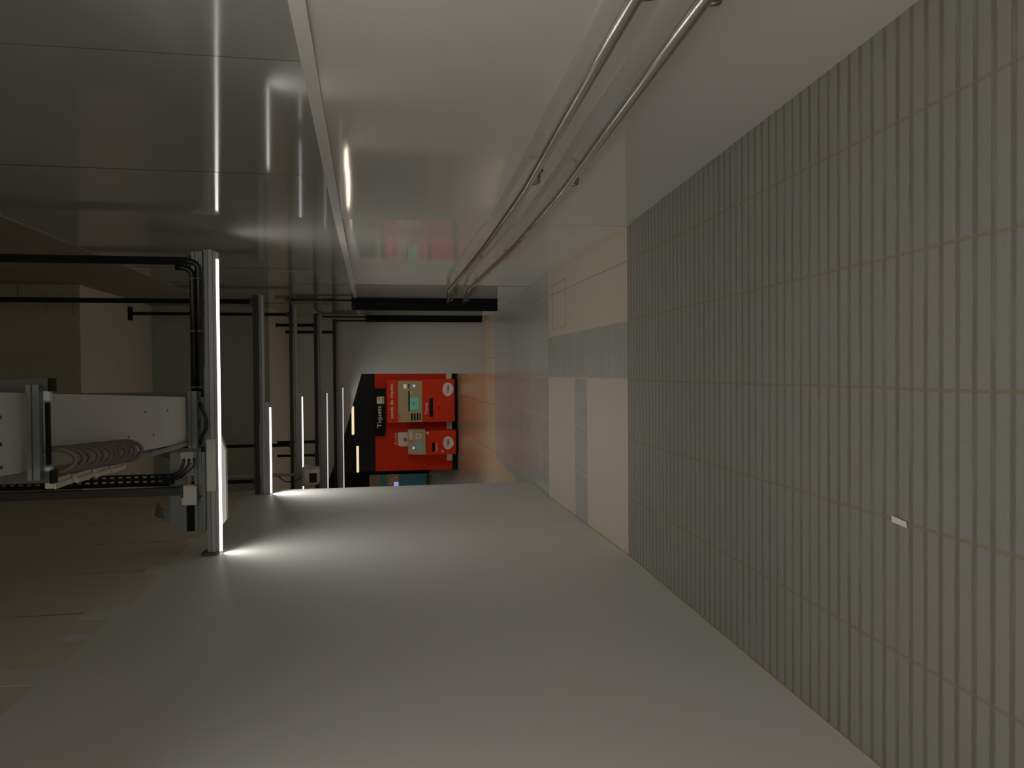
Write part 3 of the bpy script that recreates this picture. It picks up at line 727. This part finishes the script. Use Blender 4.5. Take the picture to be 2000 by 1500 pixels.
hall_lamp(-7.4, -6.3, 27.5, 2.95, 'added unseen lamp deep in the hall, lighting the blue machine', FILLC)  # this one and the next are added to brighten the blue machine
hall_lamp(-7.6, -6.4, 31.5, 3.05, 'added unseen lamp farthest back, lighting the blue machine', FILLC)
# far blue machine
t = thing('ticket_machine', 'blue vending machine far back in the hall, left of the red wall', 'vending machine', (-5.1, 34.2, -.3))
m = MB(); m.box(-5.75, -4.5, 33.95, 34.8, -.18, 1.02, .02); m.build('body', TEALB, t)
m = MB(); m.box(-5.75, -4.5, 34.0, 34.8, -.30, -.18); m.build('plinth', M('dark_red_base', (.10, .01, .008), rough=.5), t)
m = MB(); m.box(-5.75, -4.5, 33.93, 34.8, 1.02, 1.60, .01); cp = m.build('control_panel', BEIGE, t)
m = MB(); m.box(-5.3, -4.85, 33.915, 33.93, 1.08, 1.28); m.build('screen', BLUEL, cp)
for (x, z) in ((-4.72, 1.36), (-4.9, 1.42), (-4.65, 1.2)):
    m = MB(); m.box(x - .05, x + .05, 33.915, 33.93, z - .05, z + .05, .005); m.build('button', TXTW, cp)
m = MB(); m.box(-5.75, -4.5, 33.95, 34.8, 1.60, 1.84, .01); m.build('top_band', TEALB, t)
m = MB(); m.box(-5.75, -4.5, 33.94, 34.8, 1.84, 2.34, .01); tp = m.build('sign_box', M('grey_beige_sign', (.34, .30, .2), rough=.6), t)
for q in range(4):
    m = MB(); m.box(-5.6, -4.55, 33.93, 33.94, 1.90 + .1 * q, 1.93 + .1 * q); m.build('print_line', TXTG, tp)
# yellow tactile tile at the jamb
m = MB(); m.box(-.14, .0, 18.0, 18.5, -.30, -.296); tag(m.build('tactile_tile', YEL), 'small yellow tactile tile on the hall floor beside the opening', 'floor tile')
# paper scrap in the ramp joint
m = MB(); z = fz(2.26); m.prism([(-.525, 2.23, z + .004), (-.505, 2.23, z + .006), (-.497, 2.30, z + .007), (-.519, 2.305, z + .004)], (0, 0, .002))
tag(m.build('paper_scrap', WHITEL), 'tiny white paper scrap caught in a joint of the grooved ramp', 'scrap')

# ------------------------------------------------------------------ camera, world, view
cam = bpy.data.cameras.new('camera'); co = bpy.data.objects.new('camera', cam); C.objects.link(co)
R = Vector((.99983949, .01464245, -.01032444)); U = Vector((.00765766, .17171603, .98511673)); F = Vector((-.0161974, .98503767, -.17157634))
co.matrix_world = Matrix(((-U.x, R.x, -F.x, 0), (-U.y, R.y, -F.y, 0), (-U.z, R.z, -F.z, 1.84), (0, 0, 0, 1)))
cam.sensor_fit = 'HORIZONTAL'; cam.sensor_width = 36; cam.lens = 1480 / 2000 * 36
cam.clip_start = .05; cam.clip_end = 200
S.camera = co
w = bpy.data.worlds.new('world'); S.world = w; w.use_nodes = True
w.node_tree.nodes['Background'].inputs[0].default_value = (1.0, .97, .91, 1)
w.node_tree.nodes['Background'].inputs[1].default_value = 1.75
vs = S.view_settings
S.display_settings.display_device = 'sRGB'
vs.view_transform = 'Standard'; vs.look = 'None'; vs.exposure = 0; vs.gamma = 1; vs.use_curve_mapping = False
S.cycles.use_denoising = True
S.cycles.max_bounces = 10; S.cycles.diffuse_bounces = 6; S.cycles.glossy_bounces = 5
S.cycles.sample_clamp_indirect = 6
